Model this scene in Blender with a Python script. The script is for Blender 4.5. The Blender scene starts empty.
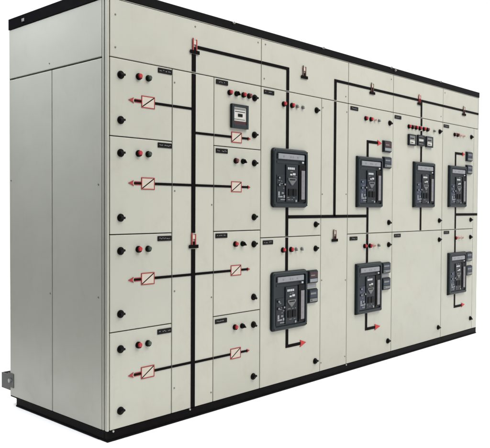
import bpy, bmesh, math, random
from mathutils import Matrix, Vector
random.seed(7)
scene = bpy.context.scene
COL = scene.collection

# ------------------------------------------------------------------ materials
def nodes(name):
    m = bpy.data.materials.new(name); m.use_nodes = True
    nt = m.node_tree; b = nt.nodes['Principled BSDF']
    return m, nt, b

def plain(name, col, rough=0.45, metal=0.0, var=0.12, scale=60.0, bump=0.0, spec=0.5):
    """paint / plastic with a little procedural variation in tone and gloss"""
    m, nt, b = nodes(name)
    tc = nt.nodes.new('ShaderNodeTexCoord')
    n = nt.nodes.new('ShaderNodeTexNoise'); n.inputs['Scale'].default_value = scale
    n.inputs['Detail'].default_value = 5
    nt.links.new(tc.outputs['Object'], n.inputs['Vector'])
    mx = nt.nodes.new('ShaderNodeMix'); mx.data_type = 'RGBA'
    mx.inputs['A'].default_value = (*[c * (1 - var) for c in col], 1)
    mx.inputs['B'].default_value = (*[min(1, c * (1 + var)) for c in col], 1)
    nt.links.new(n.outputs['Fac'], mx.inputs['Factor'])
    nt.links.new(mx.outputs['Result'], b.inputs['Base Color'])
    mr = nt.nodes.new('ShaderNodeMapRange')
    mr.inputs['To Min'].default_value = max(0.05, rough - 0.08); mr.inputs['To Max'].default_value = rough + 0.08
    nt.links.new(n.outputs['Fac'], mr.inputs['Value']); nt.links.new(mr.outputs['Result'], b.inputs['Roughness'])
    b.inputs['Metallic'].default_value = metal
    b.inputs['Specular IOR Level'].default_value = spec
    if bump:
        bp = nt.nodes.new('ShaderNodeBump'); bp.inputs['Strength'].default_value = bump; bp.inputs['Distance'].default_value = 0.002
        nt.links.new(n.outputs['Fac'], bp.inputs['Height']); nt.links.new(bp.outputs['Normal'], b.inputs['Normal'])
    return m

def powder_paint(name, col):
    """cream powder coat on sheet metal: orange peel, a slow waviness of the sheet, faint grime streaks and specks"""
    m, nt, b = nodes(name)
    L = nt.links.new; N = nt.nodes.new
    geo = N('ShaderNodeNewGeometry')
    oi = N('ShaderNodeObjectInfo')
    # slow tonal drift
    n1 = N('ShaderNodeTexNoise'); n1.inputs['Scale'].default_value = 2.3; n1.inputs['Detail'].default_value = 6; n1.inputs['Roughness'].default_value = 0.6
    L(geo.outputs['Position'], n1.inputs['Vector'])
    # vertical streaks of grime
    mp = N('ShaderNodeMapping'); mp.inputs['Scale'].default_value = (38, 38, 1.6)
    L(geo.outputs['Position'], mp.inputs['Vector'])
    n2 = N('ShaderNodeTexNoise'); n2.inputs['Scale'].default_value = 1.0; n2.inputs['Detail'].default_value = 4
    L(mp.outputs['Vector'], n2.inputs['Vector'])
    r2 = N('ShaderNodeMapRange'); r2.inputs['From Min'].default_value = 0.56; r2.inputs['From Max'].default_value = 0.78
    r2.inputs['To Min'].default_value = 0.0; r2.inputs["To Max"].default_value = 0.06
    L(n2.outputs['Fac'], r2.inputs['Value'])
    # specks
    n3 = N('ShaderNodeTexNoise'); n3.inputs['Scale'].default_value = 46; n3.inputs['Detail'].default_value = 3
    L(geo.outputs['Position'], n3.inputs['Vector'])
    r3 = N('ShaderNodeMapRange'); r3.inputs['From Min'].default_value = 0.72; r3.inputs['From Max'].default_value = 0.78
    r3.inputs['To Min'].default_value = 0.0; r3.inputs['To Max'].default_value = 0.25
    L(n3.outputs['Fac'], r3.inputs['Value'])
    mx = N('ShaderNodeMix'); mx.data_type = 'RGBA'
    mx.inputs['A'].default_value = (*[c * 0.945 for c in col], 1)
    mx.inputs['B'].default_value = (*[c * 1.055 for c in col], 1)
    L(n1.outputs['Fac'], mx.inputs['Factor'])
    # every sheet a hair different from its neighbour
    hv = N('ShaderNodeMapRange'); hv.inputs['To Min'].default_value = 0.972; hv.inputs['To Max'].default_value = 1.028
    L(oi.outputs['Random'], hv.inputs['Value'])
    vm = N('ShaderNodeVectorMath'); vm.operation = 'SCALE'
    L(mx.outputs['Result'], vm.inputs[0]); L(hv.outputs['Result'], vm.inputs['Scale'])
    # broad rubbed and handled patches
    n6 = N('ShaderNodeTexNoise'); n6.inputs['Scale'].default_value = 6.5; n6.inputs['Detail'].default_value = 8; n6.inputs['Roughness'].default_value = 0.65
    n6.inputs['Distortion'].default_value = 0.6
    L(geo.outputs['Position'], n6.inputs['Vector'])
    r6 = N('ShaderNodeMapRange'); r6.inputs['From Min'].default_value = 0.52; r6.inputs['From Max'].default_value = 0.75
    r6.inputs['To Min'].default_value = 0.0; r6.inputs['To Max'].default_value = 0.14
    L(n6.outputs['Fac'], r6.inputs['Value'])
    sm = N('ShaderNodeMath'); sm.operation = 'ADD'; L(r2.outputs['Result'], sm.inputs[0]); L(r6.outputs['Result'], sm.inputs[1])
    ad = N('ShaderNodeMath'); ad.operation = 'ADD'; ad.use_clamp = True
    L(sm.outputs['Value'], ad.inputs[0]); L(r3.outputs['Result'], ad.inputs[1])
    g = N('ShaderNodeMix'); g.data_type = 'RGBA'
    L(ad.outputs['Value'], g.inputs['Factor']); L(vm.outputs['Vector'], g.inputs['A'])
    g.inputs['B'].default_value = (0.20, 0.18, 0.13, 1)
    L(g.outputs['Result'], b.inputs['Base Color'])
    rr = N('ShaderNodeMapRange'); rr.inputs['To Min'].default_value = 0.26; rr.inputs['To Max'].default_value = 0.58
    L(n6.outputs['Fac'], rr.inputs['Value']); L(rr.outputs['Result'], b.inputs['Roughness'])
    # bumps
    n4 = N('ShaderNodeTexNoise'); n4.inputs['Scale'].default_value = 420; n4.inputs['Detail'].default_value = 2
    L(geo.outputs['Position'], n4.inputs['Vector'])
    n5 = N('ShaderNodeTexNoise'); n5.inputs['Scale'].default_value = 3.5; n5.inputs['Detail'].default_value = 1
    L(geo.outputs['Position'], n5.inputs['Vector'])
    b1 = N('ShaderNodeBump'); b1.inputs['Strength'].default_value = 0.12; b1.inputs['Distance'].default_value = 0.0008
    L(n4.outputs['Fac'], b1.inputs['Height'])
    b2 = N('ShaderNodeBump'); b2.inputs['Strength'].default_value = 0.55; b2.inputs['Distance'].default_value = 0.012
    L(n5.outputs['Fac'], b2.inputs['Height']); L(b1.outputs['Normal'], b2.inputs['Normal'])
    L(b2.outputs['Normal'], b.inputs['Normal'])
    return m

PAINT = powder_paint('cream_powder_coat', (0.342, 0.341, 0.295))
SIDEPAINT = PAINT
GAP = plain('seal_rubber', (0.05, 0.05, 0.045), 0.8)
BLACK = plain('black_enamel', (0.0035, 0.003, 0.0035), 0.5, var=0.5, scale=25, bump=0.15, spec=0.035)
MIMIC = plain('black_mimic_tape', (0.0035, 0.003, 0.003), 0.5, var=0.4, scale=40, spec=0.025)
KNOB = plain('black_plastic', (0.004, 0.004, 0.004), 0.42, spec=0.09)
RED = plain('red_lens', (0.34, 0.018, 0.026), 0.35, spec=0.3)
DRED = plain('dark_red_lens', (0.11, 0.015, 0.018), 0.3)
GREEN = plain('dark_green_lens', (0.018, 0.035, 0.022), 0.3)
CLEAR = plain('clear_lens', (0.36, 0.37, 0.33), 0.25)
PINK = plain('pale_pink_lens', (0.45, 0.31, 0.27), 0.3)
REDPAINT = plain('red_mimic_paint', (0.38, 0.030, 0.032), 0.55, spec=0.2)
HANDLE = plain('worn_grey_handle', (0.075, 0.08, 0.083), 0.45, var=0.5, scale=90)
DARKBROWN = plain('dark_brown_mimic_paint', (0.085, 0.035, 0.028), 0.5, spec=0.2)
BROWNRED = plain('brown_red_mimic_paint', (0.25, 0.026, 0.026), 0.55, spec=0.2)
SYMFACE = plain('pale_rose_symbol_face', (0.41, 0.365, 0.31), 0.5, var=0.06)
WHITE = plain('white_print', (0.36, 0.37, 0.37), 0.5)
SLATE = plain('slate_moulding', (0.010, 0.0155, 0.0185), 0.48, var=0.3, spec=0.2)
FACE = plain('dark_blue_grey_face', (0.006, 0.010, 0.014), 0.42, var=0.4, scale=30, spec=0.22)
BLUEFACE = plain('blue_grey_module', (0.016, 0.024, 0.044), 0.42, var=0.4, scale=30, spec=0.25)
STRIP = plain('pale_grey_strip', (0.165, 0.175, 0.19), 0.4, var=0.2)
ROSEGREY = plain('rose_grey_cover', (0.135, 0.13, 0.145), 0.4, var=0.2)
MIDGREY = plain('mid_grey_plastic', (0.12, 0.125, 0.122), 0.45, var=0.2)
METERFACE = plain('meter_face', (0.40, 0.40, 0.37), 0.4, var=0.08)
ZINC = plain('zinc_plate', (0.30, 0.30, 0.28), 0.42, metal=0.6, var=0.2, bump=0.2)
DULLZINC = plain('dull_galvanised_steel', (0.085, 0.087, 0.083), 0.6, metal=0.2, var=0.35, scale=45, bump=0.3)
MAROON = plain('maroon_display', (0.035, 0.010, 0.013), 0.35, spec=0.25)
FLOOR = plain('white_studio_floor', (0.93, 0.93, 0.93), 0.7, var=0.01, scale=3)

# ------------------------------------------------------------------ mesh helpers
class MB:
    def __init__(s): s.bm = bmesh.new()
    def _add(s, b, mi):
        for f in b.faces: f.material_index = mi
        me = bpy.data.meshes.new('tmp'); b.to_mesh(me); b.free()
        s.bm.from_mesh(me); bpy.data.meshes.remove(me)
    def box(s, x0, x1, y0, y1, z0, z1, mi=0, bev=0.0, seg=2):
        b = bmesh.new(); bmesh.ops.create_cube(b, size=1)
        x0, x1 = min(x0, x1), max(x0, x1); y0, y1 = min(y0, y1), max(y0, y1); z0, z1 = min(z0, z1), max(z0, z1)
        for v in b.verts:
            v.co = Vector(((x0 + x1) / 2 + v.co.x * (x1 - x0), (y0 + y1) / 2 + v.co.y * (y1 - y0), (z0 + z1) / 2 + v.co.z * (z1 - z0)))
        bev = min(bev, 0.3 * min(x1 - x0, y1 - y0, z1 - z0)) if bev else 0
        if bev: bmesh.ops.bevel(b, geom=b.edges[:], offset=bev, segments=seg, affect='EDGES', profile=0.5)
        s._add(b, mi); return s
    def cyl(s, x, z, r, y0, y1, mi=0, n=20, r2=None, bev=0.0):
        """cylinder along Y, y1 < y0 is towards the viewer"""
        b = bmesh.new()
        bmesh.ops.create_cone(b, cap_ends=True, segments=n, radius1=r, radius2=r if r2 is None else r2, depth=abs(y1 - y0))
        bmesh.ops.rotate(b, verts=b.verts, cent=(0, 0, 0), matrix=Matrix.Rotation(math.pi / 2, 3, 'X'))
        bmesh.ops.translate(b, verts=b.verts, vec=(x, (y0 + y1) / 2, z))
        if bev:
            ed = [e for e in b.edges if all(abs(v.co.y - y1) < 1e-6 for v in e.verts)]
            bmesh.ops.bevel(b, geom=ed, offset=bev, segments=2, affect='EDGES')
        s._add(b, mi); return s
    def prism(s, pts, y0, y1, mi=0, bev=0.0):
        """outline in the XZ plane given thickness along Y"""
        b = bmesh.new()
        vs = [b.verts.new((x, y0, z)) for x, z in pts]
        f = b.faces.new(vs)
        e = bmesh.ops.extrude_face_region(b, geom=[f])
        bmesh.ops.translate(b, verts=[v for v in e['geom'] if isinstance(v, bmesh.types.BMVert)], vec=(0, y1 - y0, 0))
        bmesh.ops.recalc_face_normals(b, faces=b.faces)
        if bev:
            ed = [q for q in b.edges if all(abs(v.co.y - y1) < 1e-6 for v in q.verts)]
            bmesh.ops.bevel(b, geom=ed, offset=bev, segments=2, affect='EDGES')
        s._add(b, mi); return s
    def rounded(s, x0, x1, z0, z1, r, y0, y1, mi=0, bev=0.0):
        pts = []
        for cx, cz, a0 in ((x1 - r, z1 - r, 0), (x0 + r, z1 - r, 90), (x0 + r, z0 + r, 180), (x1 - r, z0 + r, 270)):
            for k in range(6):
                a = math.radians(a0 + k * 18); pts.append((cx + r * math.cos(a), cz + r * math.sin(a)))
        return s.prism(pts, y0, y1, mi, bev)
    def build(s, name, mats, parent=None, label=None):
        mats = mats if isinstance(mats, (list, tuple)) else [mats]
        c = sum((v.co for v in s.bm.verts), Vector()) / len(s.bm.verts)
        bmesh.ops.translate(s.bm, verts=s.bm.verts, vec=-c)
        me = bpy.data.meshes.new(name); s.bm.to_mesh(me); s.bm.free()
        for m in mats: me.materials.append(m)
        return link(name, me, c, parent, label)

WORLD = {}
def link(name, me, c, parent=None, label=None):
    o = bpy.data.objects.new(name, me); COL.objects.link(o)
    o.parent = parent
    o.location = c - (WORLD[parent.name] if parent else Vector())
    WORLD[o.name] = Vector(c)
    if label: o['label'] = label
    return o

_cache = {}
def repeat(key, name, mats, x, z, parent, make, label=None):
    """the same small fitting again: shares its mesh data"""
    if key not in _cache:
        o = make(x, z).build(name, mats, parent, label)
        _cache[key] = (o.data, WORLD[o.name] - Vector((x, 0, z)))
        return o
    me, off = _cache[key]
    return link(name, me, Vector((x, 0, z)) + off, parent, label)

# ------------------------------------------------------------------ overall sizes (metres)
PB, HT, JH = -0.055, 2.2, 1.904          # plinth bottom, header top, header / door joint
DEP = 0.991
XA, XB, XC, XD, XE, XF, XG, XEND = 0.430, 0.750, 1.162, 1.792, 2.114, 2.736, 3.569, 4.294
G = 0.0025                                # half of a door gap
T = 0.020                                 # sheet return depth

root = bpy.data.objects.new('switchgear_cabinet', None); COL.objects.link(root)
root.location = (XEND / 2, DEP / 2, PB); WORLD[root.name] = Vector(root.location)
root['label'] = 'long cream steel switchgear cabinet with black plinth and black mimic lines across its doors'
root['category'] = 'electrical cabinet'

# carcass behind the sheets
m = MB()
m.box(0.022, XEND - 0.012, 0.024, DEP - 0.004, 0.004, 2.196, 0)
m.box(0.0025, 0.0215, DEP - 0.03, DEP - 0.0015, 0.006, 2.194, 0)
m.build('frame', plain('frame_paint', (0.045, 0.045, 0.04), 0.8, spec=0.1), root)
m = MB(); m.box(XEND - 0.011, XEND, 0.0, DEP, 0.0, HT, 0, 0.002); m.build('end_panel', PAINT, root)
m = MB(); m.box(0.02, XEND - 0.012, DEP - 0.003, DEP, 0.0, HT, 0); m.build('back_panel', PAINT, root)
m = MB(); m.box(0.0, XEND, 0.0, DEP, 2.2005, 2.2035, 0); m.build('roof_sheet', PAINT, root)

# base channel: web with a top and a bottom flange, front and left runs
m = MB()
PBK = 0.92
m.box(0.004, XEND, 0.003, 0.030, PB + 0.009, -0.0095, 0)
m.box(0.003, 0.030, 0.031, PBK, PB + 0.009, -0.0095, 0)
m.box(0.0, XEND, 0.0, 0.07, -0.009, -0.001, 0, 0.0015)
m.box(0.0, 0.07, 0.071, PBK, -0.009, -0.001, 0, 0.0015)
m.box(0.0, XEND, -0.003, 0.07, PB, PB + 0.009, 0, 0.0015)
m.box(-0.002, 0.07, 0.071, PBK, PB, PB + 0.009, 0, 0.0015)
m.box(0.02, XEND, PBK - 0.05, PBK - 0.001, PB, -0.010, 0)
m.box(XEND - 0.03, XEND - 0.001, 0.072, PBK - 0.052, PB + 0.001, -0.010, 0)
m.box(0.002, 0.3, PBK + 0.001, DEP - 0.001, -0.007, -0.0008, 0)
plinth = m.build('base_plinth', BLACK, root, 'black steel channel plinth under the cabinet')
for x in (0.035, 0.565, 2.11):
    repeat('pbolt', 'bolt', [ZINC], x, -0.004, plinth, lambda x, z: MB().cyl(x, z, 0.006, -0.0, -0.006, 0, 6))

# black roof rail: front run and left run
m = MB()
m.box(-0.004, XEND, -0.004, 0.05, 2.2045, 2.2525, 0, 0.002)
m.box(-0.005, 0.05, 0.051, DEP, 2.198, 2.262, 0, 0.002)
m.box(0.06, XEND, DEP - 0.05, DEP, 2.2045, 2.2525, 0, 0.002)
rail = m.build('roof_rail', BLACK, root, 'black channel rail along the top edge')
for x, z in ((0.905, 2.246), (1.795, 2.249), (2.685, 2.249), (2.745, 2.235), (3.50, 2.249)):
    repeat('rbolt', 'bolt', [ZINC], x, z, rail, lambda x, z: MB().cyl(x, z, 0.008, -0.004, -0.014, 0, 6).cyl(x, z, 0.004, -0.014, -0.02, 0, 8))
m = MB(); m.box(-0.012, -0.005, 0.80, 0.825, 2.218, 2.236, 0, 0.003); m.build('bolt', ZINC, rail)

# corner post with its groove, and the sheets of the left end
m = MB()
m.box(0.0, 0.0115, 0.0, 0.0195, 0.0, HT, 0, 0.0025)
m.box(0.007, 0.020, 0.0205, 0.030, 0.0, HT, 0)
m.box(0.0, 0.0115, 0.0305, 0.0455, 0.0, HT, 0, 0.0035)
m.build('corner_post', PAINT, root)
YS = 0.517
def side_sheet(y0, y1, z0, z1):
    MB().box(0.0, T, y0, y1, z0, z1, 0, 0.003).build('side_panel', SIDEPAINT, root)
side_sheet(0.049, DEP, JH + 0.004, HT - 0.003)
side_sheet(0.049, YS - 0.003, 0.0, JH - 0.004)
side_sheet(YS + 0.003, DEP, 0.0, JH - 0.004)

def side_screw(y, z):
    b = bmesh.new(); bmesh.ops.create_cone(b, cap_ends=True, segments=10, radius1=0.004, radius2=0.0052, depth=0.003)
    bmesh.ops.rotate(b, verts=b.verts, cent=(0, 0, 0), matrix=Matrix.Rotation(math.pi / 2, 3, 'Y'))
    bmesh.ops.translate(b, verts=b.verts, vec=(-0.0015, y, z))
    m = MB(); m._add(b, 0); m.build('screw', MIDGREY, root)
for y, z in ((0.075, 1.26), (0.075, 0.68), (0.54, 1.94), (0.535, 0.66), (0.97, 1.30)): side_screw(y, z)

# galvanised lug at the foot of the rear edge
m = MB()
m.box(0.0005, 0.006, 0.992, 1.100, 0.028, 0.122, 0, 0.0015)
m.box(-0.0045, -0.0005, 0.945, 1.012, 0.050, 0.135, 0, 0.0012)
m.box(0.0065, 0.06, 1.094, 1.100, 0.028, 0.122, 0, 0.0012)
lug = m.build('mounting_bracket', DULLZINC, root, 'dull grey steel lug at the rear foot')
b = bmesh.new(); bmesh.ops.create_cone(b, cap_ends=True, segments=6, radius1=0.013, radius2=0.013, depth=0.012)
bmesh.ops.rotate(b, verts=b.verts, cent=(0, 0, 0), matrix=Matrix.Rotation(math.pi / 2, 3, 'Y'))
bmesh.ops.translate(b, verts=b.verts, vec=(-0.0105, 0.978, 0.092))
m = MB(); m._add(b, 0); m.build('bolt', ZINC, lug)

# ------------------------------------------------------------------ doors and fixed covers
def sheet(name, x0, x1, z0, z1, label=None):
    dy = random.uniform(-0.0008, 0.0008)
    return MB().box(x0 + G, x1 - G, dy, T, z0 + G, z1 - G, 0, 0.0028, 2).build(name, PAINT, root, label)

# small fittings -----------------------------------------------------
def mk_knob(x, z):
    m = MB()
    m.cyl(x, z, 0.0205, 0.0, -0.006, 0, 24, bev=0.001)
    m.cyl(x, z, 0.0165, -0.006, -0.015, 0, 24, 0.0145, bev=0.002)
    m.box(x - 0.013, x + 0.0175, -0.0225, -0.0135, z - 0.006, z + 0.006, 0, 0.0025)
    return m
def knob(p, x, z):
    o = repeat('knob', 'lock_knob', [KNOB], x, z, p, mk_knob)
    o.rotation_euler.y = math.radians(random.choice((0, 0, -6, 5, 14, -18, 38)) + random.uniform(-4, 4))
    return o

def mk_lamp(r):
    def f(x, z):
        m = MB()
        m.cyl(x, z, r, 0.0, -0.007, 0, 20, bev=0.001)
        m.cyl(x, z - 0.002, r * 0.8, -0.007, -0.016, 0, 20, r * 0.78)
        m.cyl(x, z + r * 0.12, r * 0.72, -0.0155, -0.024, 1, 18, r * 0.6, bev=0.002)
        return m
    return f
def lamp(p, x, z, kind='red', r=0.0165, name='indicator_lamp'):
    lens = {'red': RED, 'dred': DRED, 'green': GREEN, 'black': KNOB, 'clear': CLEAR, 'pink': PINK}[kind]
    rim = MIDGREY if kind in ('clear',) else (PINK if kind == 'pink' else KNOB)
    return repeat(('lamp', kind, r), name, [rim, lens], x, z, p, mk_lamp(r))
def selector(p, x, z):
    def f(x, z):
        m = MB(); m.cyl(x, z, 0.016, 0, -0.008, 0, 20, bev=0.001); m.cyl(x, z, 0.0125, -0.008, -0.018, 0, 20)
        m.prism([(x - 0.010, z + 0.008), (x - 0.006, z + 0.012), (x + 0.012, z - 0.006), (x + 0.008, z - 0.011)], -0.018, -0.030, 0, 0.001)
        m.box(x + 0.005, x + 0.008, -0.031, -0.0295, z - 0.005, z - 0.002, 1)
        return m
    return repeat('selector', 'selector_switch', [KNOB, STRIP], x, z, p, f)

def nameplate(p, x, z, w=0.098, h=0.027):
    m = MB(); m.rounded(x - w / 2, x + w / 2, z - h / 2, z + h / 2, 0.002, -0.001, -0.004, 0, 0.0005)
    cx = x - w / 2 + 0.010
    while cx < x + w / 2 - 0.016:      # engraved characters too small to read
        q = random.uniform(0.004, 0.009)
        if random.random() < 0.72:
            zz = z + random.uniform(-0.002, 0.003)
            m.box(cx, cx + q, -0.0044, -0.0039, zz - 0.0022, zz + 0.0022, 1)
        cx += q + random.uniform(0.002, 0.005)
    return m.build('nameplate', [KNOB, MIDGREY], p)

def strip(p, segs, name='mimic_line', th=0.0035):
    """flat black mimic strip made of straight runs given as x0,x1,z0,z1"""
    m = MB()
    for i, (x0, x1, z0, z1) in enumerate(segs):
        m.box(min(x0, x1), max(x0, x1), -0.0012, -th - 0.0003 * i, min(z0, z1), max(z0, z1), 0, 0.0006, 1)
    return m.build(name, MIMIC, p)
def vrun(x, z0, z1, w=0.027): return (x - w / 2, x + w / 2, z0, z1)
def hrun(x0, x1, z, w=0.019): return (x0, x1, z - w / 2, z + w / 2)

def arrow(p, x, z, d=1, ln=0.06, hh=0.024, mat=None):
    def f(x, z):
        m = MB(); m.prism([(x, z + hh), (x + d * ln, z), (x, z - hh), (x + d * 0.008, z)][::(1 if d > 0 else -1)], -0.0012, -0.0042, 0, 0.0006); return m
    return repeat(('arrow', d, ln, hh, (mat or REDPAINT).name), 'arrow_head', [mat or REDPAINT], x, z, p, f)

def feeder_symbol(p, x0, x1, zc, h=0.064):
    x = (x0 + x1) / 2; w = x1 - x0
    def f(x, z):
        a, b, c, d = x - w / 2, x + w / 2, z - h / 2, z + h / 2; t = 0.0048
        m = MB(); m.box(a + t, b - t, -0.0011, -0.0020, c + t, d - t, 1)
        m.box(a, b, -0.0012, -0.0030, d - t, d, 0); m.box(a, b, -0.0012, -0.0030, c, c + t, 0)
        m.box(a, a + t, -0.0012, -0.0030, c + t, d - t, 0); m.box(b - t, b, -0.0012, -0.0030, c + t, d - t, 0)
        k = 0.0038
        m.prism([(a + t, c + t), (a + t + k, c + t), (b - t, d - t - k), (b - t, d - t), (b - t - k, d - t), (a + t, c + t + k)], -0.0018, -0.0026, 2)
        return m
    return repeat(('feeder', round(w, 3), h), 'feeder_symbol', [BROWNRED, SYMFACE, MIMIC], x, zc, p, f)

def link_symbol(p, x, zt, red=True, s=1.0):
    """upright bracket on a foot bar that marks a busbar link"""
    def f(x, z):
        m = MB(); w, h, t = 0.034 * s, 0.067 * s, 0.008
        a, b = x - w / 2, x + w / 2
        m.box(a, a + t, -0.0045, -0.0075, z - h, z, 0); m.box(b - t, b, -0.0045, -0.0075, z - h, z - 0.006, 0)
        m.box(a + t, b - t, -0.0045, -0.0065, z - h, z - h + 0.018, 1)
        m.box(a + t, b - t, -0.0045, -0.0065, z - 0.034, z - 0.012, 2)
        m.box(x - 0.035 * s, x + 0.035 * s, -0.0045, -0.0085, z - h - 0.020, z - h - 0.0005, 1)
        return m
    return repeat(('linksym', red, s), 'busbar_symbol', [BROWNRED if red else DARKBROWN, MIMIC, SYMFACE], x, zt, p, f)

def screw(p, x, z):
    return repeat('screw', 'screw', [MIDGREY], x, z, p, lambda x, z: MB().cyl(x, z, 0.0052, 0, -0.003, 0, 10, 0.004))

def panel_meter(p, x, z, w=0.11, h=0.09, style='scale'):
    m = MB(); a, b, c, d = x - w / 2, x + w / 2, z - h / 2, z + h / 2; t = w * (0.13 if style == 'ammeter' else 0.10)
    m.box(a, b, -0.001, -0.010, c, d, 0, 0.002)
    m.box(a, a + t, -0.010, -0.018, c, d, 0, 0.0015); m.box(b - t, b, -0.010, -0.018, c, d, 0, 0.0015)
    m.box(a + t, b - t, -0.010, -0.018, d - t * 0.9, d, 0, 0.0015); m.box(a + t, b - t, -0.010, -0.018, c, c + t * 1.25, 0, 0.0015)
    ia, ib, ic, idd = a + t, b - t, c + t * 1.25, d - t * 0.9
    if style == 'ammeter':
        m.box(ia, ib, -0.0105, -0.013, ic, idd, 1)
        m.box(ia + 0.006, ib - 0.006, -0.0132, -0.0142, idd - 0.016, idd - 0.006, 4)
        m.box(x - 0.018, x + 0.020, -0.0132, -0.0165, z - 0.002, z + 0.016, 2, 0.004)
        m.box(ia + 0.01, ib - 0.01, -0.0132, -0.0138, z + 0.026, z + 0.030, 2)
        m.box(ia, ib, -0.0132, -0.0150, ic, ic + 0.020, 3)
        m.box(ia + 0.004, ib - 0.012, -0.0132, -0.0140, ic + 0.028, ic + 0.033, 4)
    elif style == 'scale':
        m.box(ia, ib, -0.0105, -0.013, ic, idd, 1)
        m.box(ia, ib, -0.0132, -0.0150, ic + (idd - ic) * 0.45, idd, 4)
        m.box(ia + 0.008, ib - 0.02, -0.0152, -0.0158, ic + (idd - ic) * 0.60, ic + (idd - ic) * 0.72, 2)
        m.box(ia + 0.012, ib - 0.03, -0.0132, -0.0138, ic + (idd - ic) * 0.14, ic + (idd - ic) * 0.22, 2)
    else:
        m.box(ia, ib, -0.0105, -0.013, ic, idd, 4)
        for k in range(3):
            q = ic + (idd - ic) * (0.12 + 0.30 * k)
            m.box(ia + 0.006, ib - 0.006, -0.0132, -0.0142, q, q + (idd - ic) * 0.17, 1 if k == 1 else 2)
    return m.build('panel_meter', [SLATE, METERFACE, KNOB, MAROON, MIDGREY], p)

def relay(p, x0, x1, z0, z1, style):
    m = MB(); w, h = x1 - x0, z1 - z0
    m.box(x0, x1, -0.001, -0.008, z0, z1, 0, 0.002)
    m.box(x0 + 0.006, x1 - 0.006, -0.008, -0.020, z0 + 0.005, z1 - 0.005, 0, 0.003)
    if style == 'red':
        m.box(x0 + 0.012, x1 - 0.014, -0.0201, -0.0215, z0 + h * 0.45, z1 - h * 0.14, 1)
        m.box(x0 + 0.012, x1 - 0.014, -0.0201, -0.0212, z0 + h * 0.12, z0 + h * 0.36, 2)
        m.box(x0 + 0.02, x0 + w * 0.6, -0.0216, -0.0221, z0 + h * 0.58, z0 + h * 0.66, 3)
    else:
        m.box(x0 + 0.012, x1 - 0.014, -0.0201, -0.0215, z0 + h * 0.40, z1 - h * 0.14, 4)
        m.box(x0 + 0.016, x1 - 0.03, -0.0216, -0.0222, z0 + h * 0.62, z0 + h * 0.74, 3)
        m.box(x0 + 0.012, x1 - 0.014, -0.0201, -0.0212, z0 + h * 0.12, z0 + h * 0.32, 3)
        m.box(x0 + 0.02, x0 + 0.034, -0.0213, -0.0219, z0 + h * 0.17, z0 + h * 0.27, 4)
    return m.build('protection_relay', [SLATE, MAROON, STRIP, MIDGREY, BLUEFACE], p)

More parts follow.
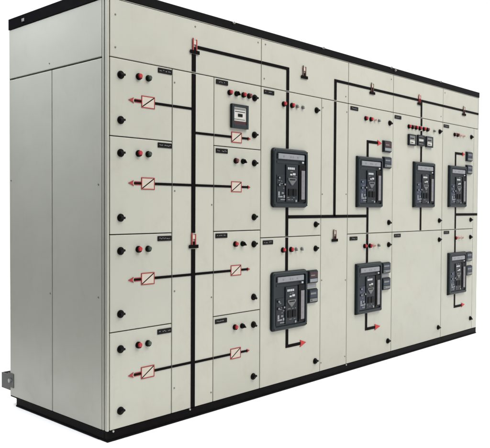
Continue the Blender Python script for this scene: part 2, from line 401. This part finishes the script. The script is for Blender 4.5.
def breaker(x0, x1, z0, z1, rad, blue, label):
    """withdrawable air circuit breaker: moulded surround, face, trip unit, buttons, flags"""
    w, h = x1 - x0, z1 - z0
    X = lambda f: x0 + f * w
    Z = lambda f: z1 - f * h
    m = MB()
    m.rounded(x0, x1, z0, z1, rad, -0.001, -0.010, 0, 0.002)
    t = 0.027
    # raised rim with round corners, made of an outer and an inner outline
    def ro(a, b, c, d, r):
        pts = []
        for cx, cz, a0 in ((b - r, d - r, 0), (a + r, d - r, 90), (a + r, c + r, 180), (b - r, c + r, 270)):
            for k in range(6):
                an = math.radians(a0 + k * 18); pts.append((cx + r * math.cos(an), cz + r * math.sin(an)))
        return pts
    o1 = ro(x0 + 0.003, x1 - 0.003, z0 + 0.003, z1 - 0.003, rad); o2 = ro(x0 + 0.010, x1 - 0.010, z0 + 0.010, z1 - 0.010, max(rad * 0.8, 0.004))
    i1 = ro(x0 + t, x1 - t, z0 + t, z1 - t, max(rad * 0.5, 0.003))
    bb = bmesh.new(); rings = []
    for pts, y in ((o1, -0.0105), (o1, -0.018), (o2, -0.024), (i1, -0.024), (i1, -0.011)):
        rings.append([bb.verts.new((px, y, pz)) for px, pz in pts])
    n = len(o1)
    for r0, r1 in zip(rings, rings[1:]):
        for k in range(n): bb.faces.new((r0[k], r0[(k + 1) % n], r1[(k + 1) % n], r1[k]))
    bmesh.ops.recalc_face_normals(bb, faces=bb.faces)
    m._add(bb, 0)
    for fx, fz in ((.045, .04), (.955, .04), (.045, .96), (.955, .96)):
        m.cyl(X(fx), Z(fz), 0.0045, -0.0238, -0.0252, 1, 10)
    br = m.build('circuit_breaker', [SLATE, KNOB], root, label)
    # face
    m = MB()
    m.box(x0 + t + 0.001, x1 - t - 0.001, -0.0102, -0.014, z0 + t + 0.001, z1 - t - 0.001, 0)
    m.box(X(.36), X(.70), -0.0142, -0.021, Z(.90), Z(.27), 1, 0.003)       # mechanism module
    m.box(X(.11), X(.33), -0.0142, -0.018, Z(.91), Z(.45), 2, 0.003)       # flag and counter module
    rnd = random.Random(int(x0 * 1000 + z0 * 77))
    m.box(X(.12), X(.70), -0.0142, -0.0165, Z(.255), Z(.212), 3, 0.001)    # seam bar under the strip
    for k in range(6):                                                    # tiny printed marks
        fx = rnd.uniform(.13, .30); fz = rnd.uniform(.52, .72); q = rnd.uniform(.02, .05)
        m.box(X(fx), X(fx + q), -0.0178, -0.0184, Z(fz), Z(fz - .012), 4)
    for k in range(7):
        fx = rnd.uniform(.38, .60); fz = rnd.choice((.285, .39, .475, .655, .835, .87)); q = rnd.uniform(.03, .08)
        m.box(X(fx), X(fx + q), -0.0208, -0.0214, Z(fz), Z(fz - .010), 4)
    m.build('faceplate', [FACE, FACE, BLUEFACE if blue else FACE, SLATE, MIDGREY], br)
    m = MB(); m.box(X(.135), X(.87), -0.0145, -0.0255, Z(.182), Z(.092), 0, 0.003)
    for k in range(9):
        if k in (1, 4, 5, 7): m.box(X(.20 + .065 * k), X(.235 + .065 * k), -0.0256, -0.0262, Z(.155), Z(.125), 1)
    m.build('arc_chute_strip', [STRIP, MIDGREY], br)
    # trip unit with pale cover on the right
    m = MB(); m.box(X(.725), X(.905), -0.0145, -0.023, Z(.90), Z(.26), 1, 0.003)
    m.box(X(.775), X(.875), -0.0232, -0.029, Z(.86), Z(.36), 0, 0.003)
    for k in range(4): m.box(X(.79), X(.86), -0.0291, -0.0296, Z(.45 + .1 * k), Z(.435 + .1 * k), 2)
    m.box(X(.795), X(.845), -0.0232, -0.028, Z(.235), Z(.205), 3, 0.002)
    m.build('trip_unit', [ROSEGREY, KNOB, MIDGREY, WHITE], br)
    # printed rating label, made of short unreadable marks
    m = MB(); m.box(X(.39), X(.66), -0.0206, -0.0212, Z(.46), Z(.305), 1)
    for k in range(4): m.box(X(.405 + .05 * k), X(.445 + .05 * k), -0.0211, -0.0218, Z(.352), Z(.315), 0)
    m.box(X(.47), X(.53), -0.0211, -0.0218, Z(.45), Z(.425), 0); m.box(X(.545), X(.62), -0.0211, -0.0218, Z(.445), Z(.41), 0)
    m.build('rating_label', [WHITE, FACE], br)
    m = MB(); m.prism([(X(.405), Z(.495)), (X(.64), Z(.495)), (X(.64), Z(.53)), (X(.535), Z(.62)), (X(.50), Z(.62)), (X(.405), Z(.53))][::-1], -0.021, -0.027, 0, 0.002)
    m.box(X(.44), X(.60), -0.0271, -0.0276, Z(.535), Z(.515), 1)
    m.build('charging_handle', [HANDLE, KNOB], br)
    for fx, fz in ((.165, .50), (.165, .62), (.315, .61)):
        q = MB(); q.cyl(X(fx), Z(fz), 0.010, -0.018, -0.021, 0, 14); q.cyl(X(fx), Z(fz), 0.006, -0.021, -0.027, 1, 12); q.build('push_button', [KNOB, STRIP], br)
    m = MB()
    m.box(X(.145), X(.19), -0.0182, -0.020, Z(.80), Z(.73), 0); m.box(X(.145), X(.27), -0.0182, -0.020, Z(.83), Z(.807), 0)
    m.box(X(.24), X(.30), -0.0182, -0.020, Z(.77), Z(.74), 1); m.box(X(.21), X(.33), -0.0182, -0.020, Z(.875), Z(.855), 1)
    m.box(X(.29), X(.33), -0.0182, -0.020, Z(.835), Z(.79), 0)
    m.build('status_flag', [STRIP, MIDGREY], br)
    q = MB(); q.cyl(X(.635), Z(.885), 0.008, -0.0212, -0.025, 0, 12); q.build('keyhole', STRIP, br)
    m = MB()
    for k in range(2): m.box(X(.42 + .13 * k), X(.52 + .13 * k), -0.0212, -0.026, Z(.80), Z(.68), 0, 0.003)
    m.build('close_button', [KNOB, KNOB], br)
    return br

# ---------------- column A: four feeder doors hinged at the left end
zs = [JH, 1.506, 1.004, 0.503, 0.0]
rowL = [1.700, 1.270, 0.764, 0.263]; rowR = [1.567, 1.270, 0.765, 0.260]
kA = [(1.820, 1.590), (1.422, 1.090), (0.919, 0.594), (0.412, 0.092)]
lA = [1.827, 1.426, 0.923, 0.417]
for i in range(4):
    dr = sheet('door', 0.014, XA, zs[i + 1], zs[i], ['upper left feeder door with black lock knobs', None, None, None][i])
    for z in kA[i]: knob(dr, 0.082, z)
    lamp(dr, 0.197, lA[i], 'red', 0.018, 'push_button')
    lamp(dr, 0.261, lA[i], 'green', 0.017, 'push_button')
    nameplate(dr, 0.3765, (1.881, 1.480, 0.975, 0.468)[i])
    r = rowL[i]
    feeder_symbol(dr, 0.216, 0.306, r)
    strip(dr, [hrun(0.306, XA - G, r, 0.014)], 'feeder_line')
    MB().box(0.172, 0.2155, -0.0012, -0.0022, r - 0.0098, r + 0.0098, 0).build('feeder_line', BROWNRED, dr)
    strip(dr, [hrun(0.168, 0.216, r, 0.011)], 'feeder_line')
    arrow(dr, 0.166, r, -1, 0.036, 0.015, BROWNRED)
# ---------------- column B: busbar chamber cover
cov = sheet('busbar_cover', XA, XB, 0.0, JH)
BX = 0.588
strip(cov, [vrun(BX, JH - 0.006, 1.0, 0.030), vrun(BX, 0.908, 0.004, 0.030)])
link_symbol(cov, BX, 1.0)
for i in range(4):
    strip(cov, [hrun(XA + G, BX - 0.0155, rowL[i], 0.014)], 'feeder_line'); strip(cov, [hrun(BX + 0.0155, XB - G, rowR[i], 0.014)], 'feeder_line')
for x, z in ((0.447, 1.83), (0.45, 1.235), (0.45, 0.68), (0.735, 0.62), (0.45, 0.14), (0.735, 1.16), (0.735, 0.06)): screw(cov, x, z)
# ---------------- column C: four feeder doors
kC = [(1.823, 1.595), (1.421, 1.086), (0.918, 0.588), (0.415, 0.090)]
for i in range(4):
    dr = sheet('door', XB, XC, zs[i + 1], zs[i])
    for z in kC[i]: knob(dr, 1.099, z)
    z = (1.829, 1.426, 0.924, 0.420)[i]
    if i == 0:
        lamp(dr, 0.877, z, 'red'); selector(dr, 0.936, z); lamp(dr, 0.997, z, 'red'); lamp(dr, 1.047, z, 'dred')
        panel_meter(dr, 0.957, 1.693, 0.145, 0.144, 'ammeter')
    else:
        lamp(dr, 0.932, z, 'red' if i != 1 else 'dred', 0.017, 'push_button'); selector(dr, 0.995, z)
    nameplate(dr, 0.814, (1.880, 1.478, 0.978, 0.472)[i])
    r = rowR[i]
    strip(dr, [hrun(XB + G, 0.895, r, 0.014)], 'feeder_line'); feeder_symbol(dr, 0.895, 0.985, r)
    strip(dr, [hrun(0.985, 1.042, r, 0.013)], 'feeder_line'); arrow(dr, 1.038, r, 1, 0.027, 0.011, BROWNRED)
# ---------------- header row
BZ = 2.051; B2 = 2.047
h1 = sheet('header_panel', 0.014, XC, JH, HT)
link_symbol(h1, 0.592, 2.097)
strip(h1, [hrun(0.617, XC - G, BZ)]); strip(h1, [vrun(BX, 2.008, JH + 0.006, 0.030)])
h2 = sheet('header_panel', XC, XE, JH, HT)
DX, EX, FX, GX, HX = 1.420, 1.950, 2.376, 3.185, 3.826
strip(h2, [hrun(XC + G, DX + 0.0135, BZ), vrun(DX, BZ - 0.0095, JH + 0.006)])
link_symbol(h2, 1.590, 2.096, False)
strip(h2, [hrun(EX - 0.0135, XE - G, B2), vrun(EX, B2 - 0.0095, JH + 0.006)])
h3 = sheet('header_panel', XE, XF, JH, HT)
strip(h3, [hrun(XE + G, XF - G, B2)]); link_symbol(h3, 2.422, 2.094, False)
h4 = sheet('header_panel', XF, XG, JH, HT)
strip(h4, [hrun(XF + G, XG - G, B2), vrun(3.181, B2 - 0.0095, JH + 0.006, 0.024)]); link_symbol(h4, 3.144, 2.094)
h5 = sheet('header_panel', XG, XEND - 0.012, JH, HT)
strip(h5, [hrun(XG + G, XEND - 0.014, B2)]); link_symbol(h5, 3.968, 2.088, False)
for p, x, z in ((h1, 0.05, 2.12), (h1, 0.05, 1.955), (h1, 0.60, 2.165), (h1, 1.13, 2.17), (h2, 1.19, 1.955), (h2, 1.20, 2.17), (h2, 2.08, 1.95), (h3, 2.70, 2.16), (h4, 3.53, 1.95), (h5, 3.60, 2.165)): screw(p, x, z)

# ---------------- columns D to H
ZM = 0.954
HZ = 1.085
def acb_door(x0, x1, z0, z1, label=None): return sheet('door', x0, x1, z0, z1, label)
# D upper / lower
du = acb_door(XC, XD, ZM, JH)
strip(du, [vrun(DX, JH - 0.006, 1.532)]); strip(du, [vrun(DX, 1.146, ZM + 0.005)]); strip(du, [hrun(DX + 0.0135, XD - G, HZ, 0.021)])
for x, k in ((1.379, 'red'), (1.463, 'red'), (1.516, 'clear'), (1.577, 'clear')): lamp(du, x, 1.817, k, 0.0175 if k == 'red' else 0.012)
nameplate(du, 1.235, 1.874); knob(du, 1.731, 1.814); knob(du, 1.731, 1.031)
breaker(1.256, 1.620, 1.146, 1.529, 0.026, False, 'dark rounded circuit breaker front beside a narrow busbar cover')
dl = acb_door(XC, XD, 0.0, ZM)
strip(dl, [vrun(DX, ZM - 0.005, 0.732)]); strip(dl, [vrun(1.428, 0.344, 0.221), hrun(1.4415, 1.572, 0.2305, 0.020)]); arrow(dl, 1.565, 0.2305, 1, 0.068, 0.025)
for x, k in ((1.379, 'red'), (1.463, 'red'), (1.516, 'clear'), (1.577, 'clear')): lamp(dl, x, 0.869, k, 0.0175 if k == 'red' else 0.012)
nameplate(dl, 1.232, 0.924); knob(dl, 1.731, 0.865); knob(dl, 1.735, 0.084)
breaker(1.257, 1.624, 0.347, 0.731, 0.024, False, 'dark rounded circuit breaker front with two relays at its right')
relay(dl, 1.638, 1.745, 0.628, 0.719, 'red'); relay(dl, 1.640, 1.745, 0.493, 0.592, 'grey')
q = MB(); q.box(1.642, 1.742, -0.001, -0.003, 0.600, 0.622, 0); q.build('relay_label', STRIP, dl)
# E busbar cover
cov = sheet('busbar_cover', XD, XE, 0.0, JH)
strip(cov, [vrun(EX, JH - 0.006, HZ, 0.026)]); strip(cov, [hrun(XD + G, XE - G, HZ, 0.021)])
link_symbol(cov, 1.952, 0.992, False)
for x, z in ((1.806, 1.24), (2.095, 1.245), (2.095, 0.62), (1.806, 0.64), (1.806, 1.84), (2.095, 1.84), (1.806, 0.06), (2.095, 0.06)): screw(cov, x, z)
# F
fu = acb_door(XE, XF, ZM, JH)
strip(fu, [hrun(XE + G, FX - 0.0125, HZ, 0.021)]); strip(fu, [vrun(FX, 1.149, ZM + 0.005, 0.025)])
strip(fu, [vrun(2.370, 1.531, 1.657, 0.026), hrun(2.383, 2.515, 1.6465, 0.021)]); arrow(fu, 2.505, 1.6465, 1, 0.062, 0.022)
for x, k in ((2.338, 'red'), (2.407, 'red'), (2.464, 'pink'), (2.521, 'clear')): lamp(fu, x, 1.818, k, 0.017 if k == 'red' else 0.011)
nameplate(fu, 2.188, 1.875); knob(fu, 2.680, 1.814); knob(fu, 2.680, 1.032)
breaker(2.214, 2.564, 1.150, 1.531, 0.008, True, 'dark square cornered circuit breaker front with relays above its right edge')
relay(fu, 2.574, 2.692, 1.581, 1.672, 'red'); relay(fu, 2.576, 2.693, 1.455, 1.546, 'grey')
fl = acb_door(XE, XF, 0.0, ZM)
strip(fl, [vrun(FX, ZM - 0.005, 0.732, 0.025)]); strip(fl, [vrun(2.372, 0.346, 0.216, 0.026), hrun(2.385, 2.500, 0.2255, 0.021)]); arrow(fl, 2.490, 0.2255, 1, 0.080, 0.024)
for x, k in ((2.340, 'red'), (2.412, 'red'), (2.468, 'pink'), (2.535, 'clear')): lamp(fl, x, 0.858, k, 0.017 if k == 'red' else 0.011)
nameplate(fl, 2.193, 0.920); knob(fl, 2.682, 0.857); knob(fl, 2.684, 0.092)
breaker(2.215, 2.563, 0.349, 0.730, 0.006, True, 'dark square cornered circuit breaker front over a red arrow')
relay(fl, 2.572, 2.694, 0.632, 0.720, 'grey'); relay(fl, 2.574, 2.694, 0.503, 0.600, 'grey')
q = MB(); q.box(2.578, 2.690, -0.001, -0.003, 0.606, 0.626, 0); q.build('relay_label', STRIP, fl)
# G
gu = acb_door(XF, XG, ZM, JH)
strip(gu, [vrun(GX, JH - 0.006, 1.835, 0.024), vrun(GX, 1.795, 1.757, 0.024)]); strip(gu, [vrun(GX, 1.664, 1.535, 0.024)]); strip(gu, [vrun(3.188, 1.151, ZM + 0.005, 0.024)])
for k, x in enumerate((2.975, 3.034, 3.091, 3.153, 3.222, 3.283)): lamp(gu, x, 1.814, 'red' if k in (0, 2, 3, 4) else 'dred', 0.0175)
lamp(gu, 3.405, 1.813, 'clear', 0.011)
panel_meter(gu, 3.016, 1.706, 0.112, 0.092, 'scale'); panel_meter(gu, 3.163, 1.712, 0.110, 0.090, 'multi'); panel_meter(gu, 3.307, 1.710, 0.112, 0.092, 'scale')
nameplate(gu, 2.805, 1.872); knob(gu, 3.508, 1.816); knob(gu, 3.517, 1.038)
breaker(3.047, 3.402, 1.152, 1.533, 0.006, True, 'dark circuit breaker front below a row of three meters')
gl = acb_door(XF, XG, 0.0, ZM, 'plain cream lower door without a breaker')
nameplate(gl, 2.815, 0.925); knob(gl, 3.520, 0.870); knob(gl, 3.521, 0.095)
# H, with the narrow end strip
XH = 4.195
hu = acb_door(XG, XH, ZM, JH)
strip(hu, [vrun(HX, 1.155, ZM + 0.005, 0.024)]); strip(hu, [hrun(HX + 0.012, XH - G, 1.0895, 0.022)])
strip(hu, [vrun(3.816, 1.532, 1.657, 0.024), hrun(3.828, 3.955, 1.6465, 0.021)]); arrow(hu, 3.948, 1.6465, 1, 0.056, 0.019)
for x, k in ((3.788, 'dred'), (3.845, 'dred'), (3.903, 'pink'), (3.967, 'pink')): lamp(hu, x, 1.813, k, 0.017 if k == 'dred' else 0.011)
nameplate(hu, 3.630, 1.874); knob(hu, 4.130, 1.817); knob(hu, 4.137, 1.039)
breaker(3.670, 4.014, 1.156, 1.531, 0.006, True, 'dark circuit breaker front nearest the far end, upper row')
relay(hu, 4.016, 4.138, 1.585, 1.674, 'grey'); relay(hu, 4.018, 4.136, 1.466, 1.552, 'grey')
hl = acb_door(XG, XH, 0.0, ZM)
strip(hl, [vrun(HX, ZM - 0.005, 0.746, 0.024)]); strip(hl, [vrun(3.830, 0.366, 0.236, 0.024), hrun(3.842, 3.975, 0.2465, 0.021)]); arrow(hl, 3.968, 0.2485, 1, 0.068, 0.021)
for x, k in ((3.831, 'red'), (3.902, 'pink'), (3.960, 'pink')): lamp(hl, x, 0.876, k, 0.017 if k == 'red' else 0.011)
nameplate(hl, 3.657, 0.930); knob(hl, 4.136, 0.876); knob(hl, 4.157, 0.103)
breaker(3.680, 4.029, 0.364, 0.745, 0.006, True, 'dark circuit breaker front nearest the far end, lower row')
relay(hl, 4.030, 4.157, 0.648, 0.738, 'grey'); relay(hl, 4.033, 4.160, 0.515, 0.610, 'grey')
es = MB().box(XH + 0.001, XEND - 0.012, 0.0, T, 0.0025, JH - G, 0, 0.002).build('end_strip', PAINT, root)
strip(es, [hrun(XH + 0.002, XEND - 0.013, 1.0895, 0.022)])

# ------------------------------------------------------------------ floor
bm = bmesh.new()
bm.faces.new([bm.verts.new(p) for p in ((-0.75, -4, 0), (12, -4, 0), (12, 9, 0), (-0.75, 9, 0))])
me = bpy.data.meshes.new('floor'); bm.to_mesh(me); bm.free(); me.materials.append(FLOOR)
fl_ = bpy.data.objects.new('floor', me); COL.objects.link(fl_); fl_.location = (0, 0, PB - 0.0005); fl_['kind'] = 'structure'

# ------------------------------------------------------------------ surround light and added lamps
w = bpy.data.worlds.new('World'); scene.world = w; w.use_nodes = True
nt = w.node_tree; bg = nt.nodes['Background']
tc = nt.nodes.new('ShaderNodeTexCoord'); sx = nt.nodes.new('ShaderNodeSeparateXYZ'); nt.links.new(tc.outputs['Generated'], sx.inputs['Vector'])
mr = nt.nodes.new('ShaderNodeMapRange'); mr.interpolation_type = 'SMOOTHSTEP'
mr.inputs['From Min'].default_value = -0.35; mr.inputs['From Max'].default_value = 0.35
mr.inputs['To Min'].default_value = 0.06; mr.inputs['To Max'].default_value = 1.15
nt.links.new(sx.outputs['X'], mr.inputs['Value']); nt.links.new(mr.outputs['Result'], bg.inputs['Strength'])
bg.inputs['Color'].default_value = (1, 1, 1, 1)

def area(name, loc, target, sx_, sy_, power, col=(1, 1, 1)):
    l = bpy.data.lights.new(name, 'AREA'); l.shape = 'RECTANGLE'; l.size = sx_; l.size_y = sy_; l.energy = power; l.color = col
    o = bpy.data.objects.new(name, l); COL.objects.link(o); o.location = loc
    d = (Vector(target) - Vector(loc)); o.rotation_euler = d.to_track_quat('-Z', 'Y').to_euler(); return o
area('overhead_fill', (5.0, 3.0, 6.5), (5.0, 3.001, 0), 14, 16, 1320, (1.0, 0.99, 0.97))  # unseen lamp added overhead to turn the floor white
area('front_fill', (2.2, -4.6, 6.2), (1.7, -0.4, 0.0), 6, 3, 400, (1.0, 0.985, 0.95))  # added lamp, lifts the front panels and the floor before them
area('left_floor_fill', (-0.62, 0.75, 3.3), (-0.55, 0.75, 0), 0.5, 3.0, 68, (0.95, 0.98, 1.04))  # added lamp, whitens the strip of floor beside the left end
sp = bpy.data.lights.new('side_fill_spot', 'SPOT'); sp.energy = 330; sp.spot_size = math.radians(72); sp.spot_blend = 1.0; sp.shadow_soft_size = 0.4; sp.color = (0.93, 0.98, 1.04)  # added spot that brightens the upper part of the left end
so = bpy.data.objects.new('side_fill_spot', sp); COL.objects.link(so); so.location = (-2.3, 0.7, 3.5)
so.rotation_euler = (Vector((0, 0.5, 1.9)) - Vector(so.location)).to_track_quat('-Z', 'Y').to_euler()

# ------------------------------------------------------------------ camera
cam = bpy.data.cameras.new('camera'); co = bpy.data.objects.new('camera', cam); COL.objects.link(co); scene.camera = co
yaw, pitch, roll = 0.75139, -0.02472, 0.00513
f = Vector((math.cos(yaw) * math.cos(pitch), math.sin(yaw) * math.cos(pitch), math.sin(pitch)))
r = Vector((math.sin(yaw), -math.cos(yaw), 0)); u = r.cross(f)
R_ = math.cos(roll) * r + math.sin(roll) * u; U_ = -math.sin(roll) * r + math.cos(roll) * u
M = Matrix((R_, U_, -f)).transposed().to_4x4(); M.translation = (-2.06124, -2.87796, 1.14827)
co.matrix_world = M
cam.sensor_fit = 'HORIZONTAL'; cam.sensor_width = 36; cam.lens = 36 * 687.396 / 490
cam.clip_start = 0.05; cam.clip_end = 500

scene.view_settings.view_transform = 'Standard'; scene.view_settings.look = 'None'
scene.view_settings.exposure = 0; scene.view_settings.gamma = 1
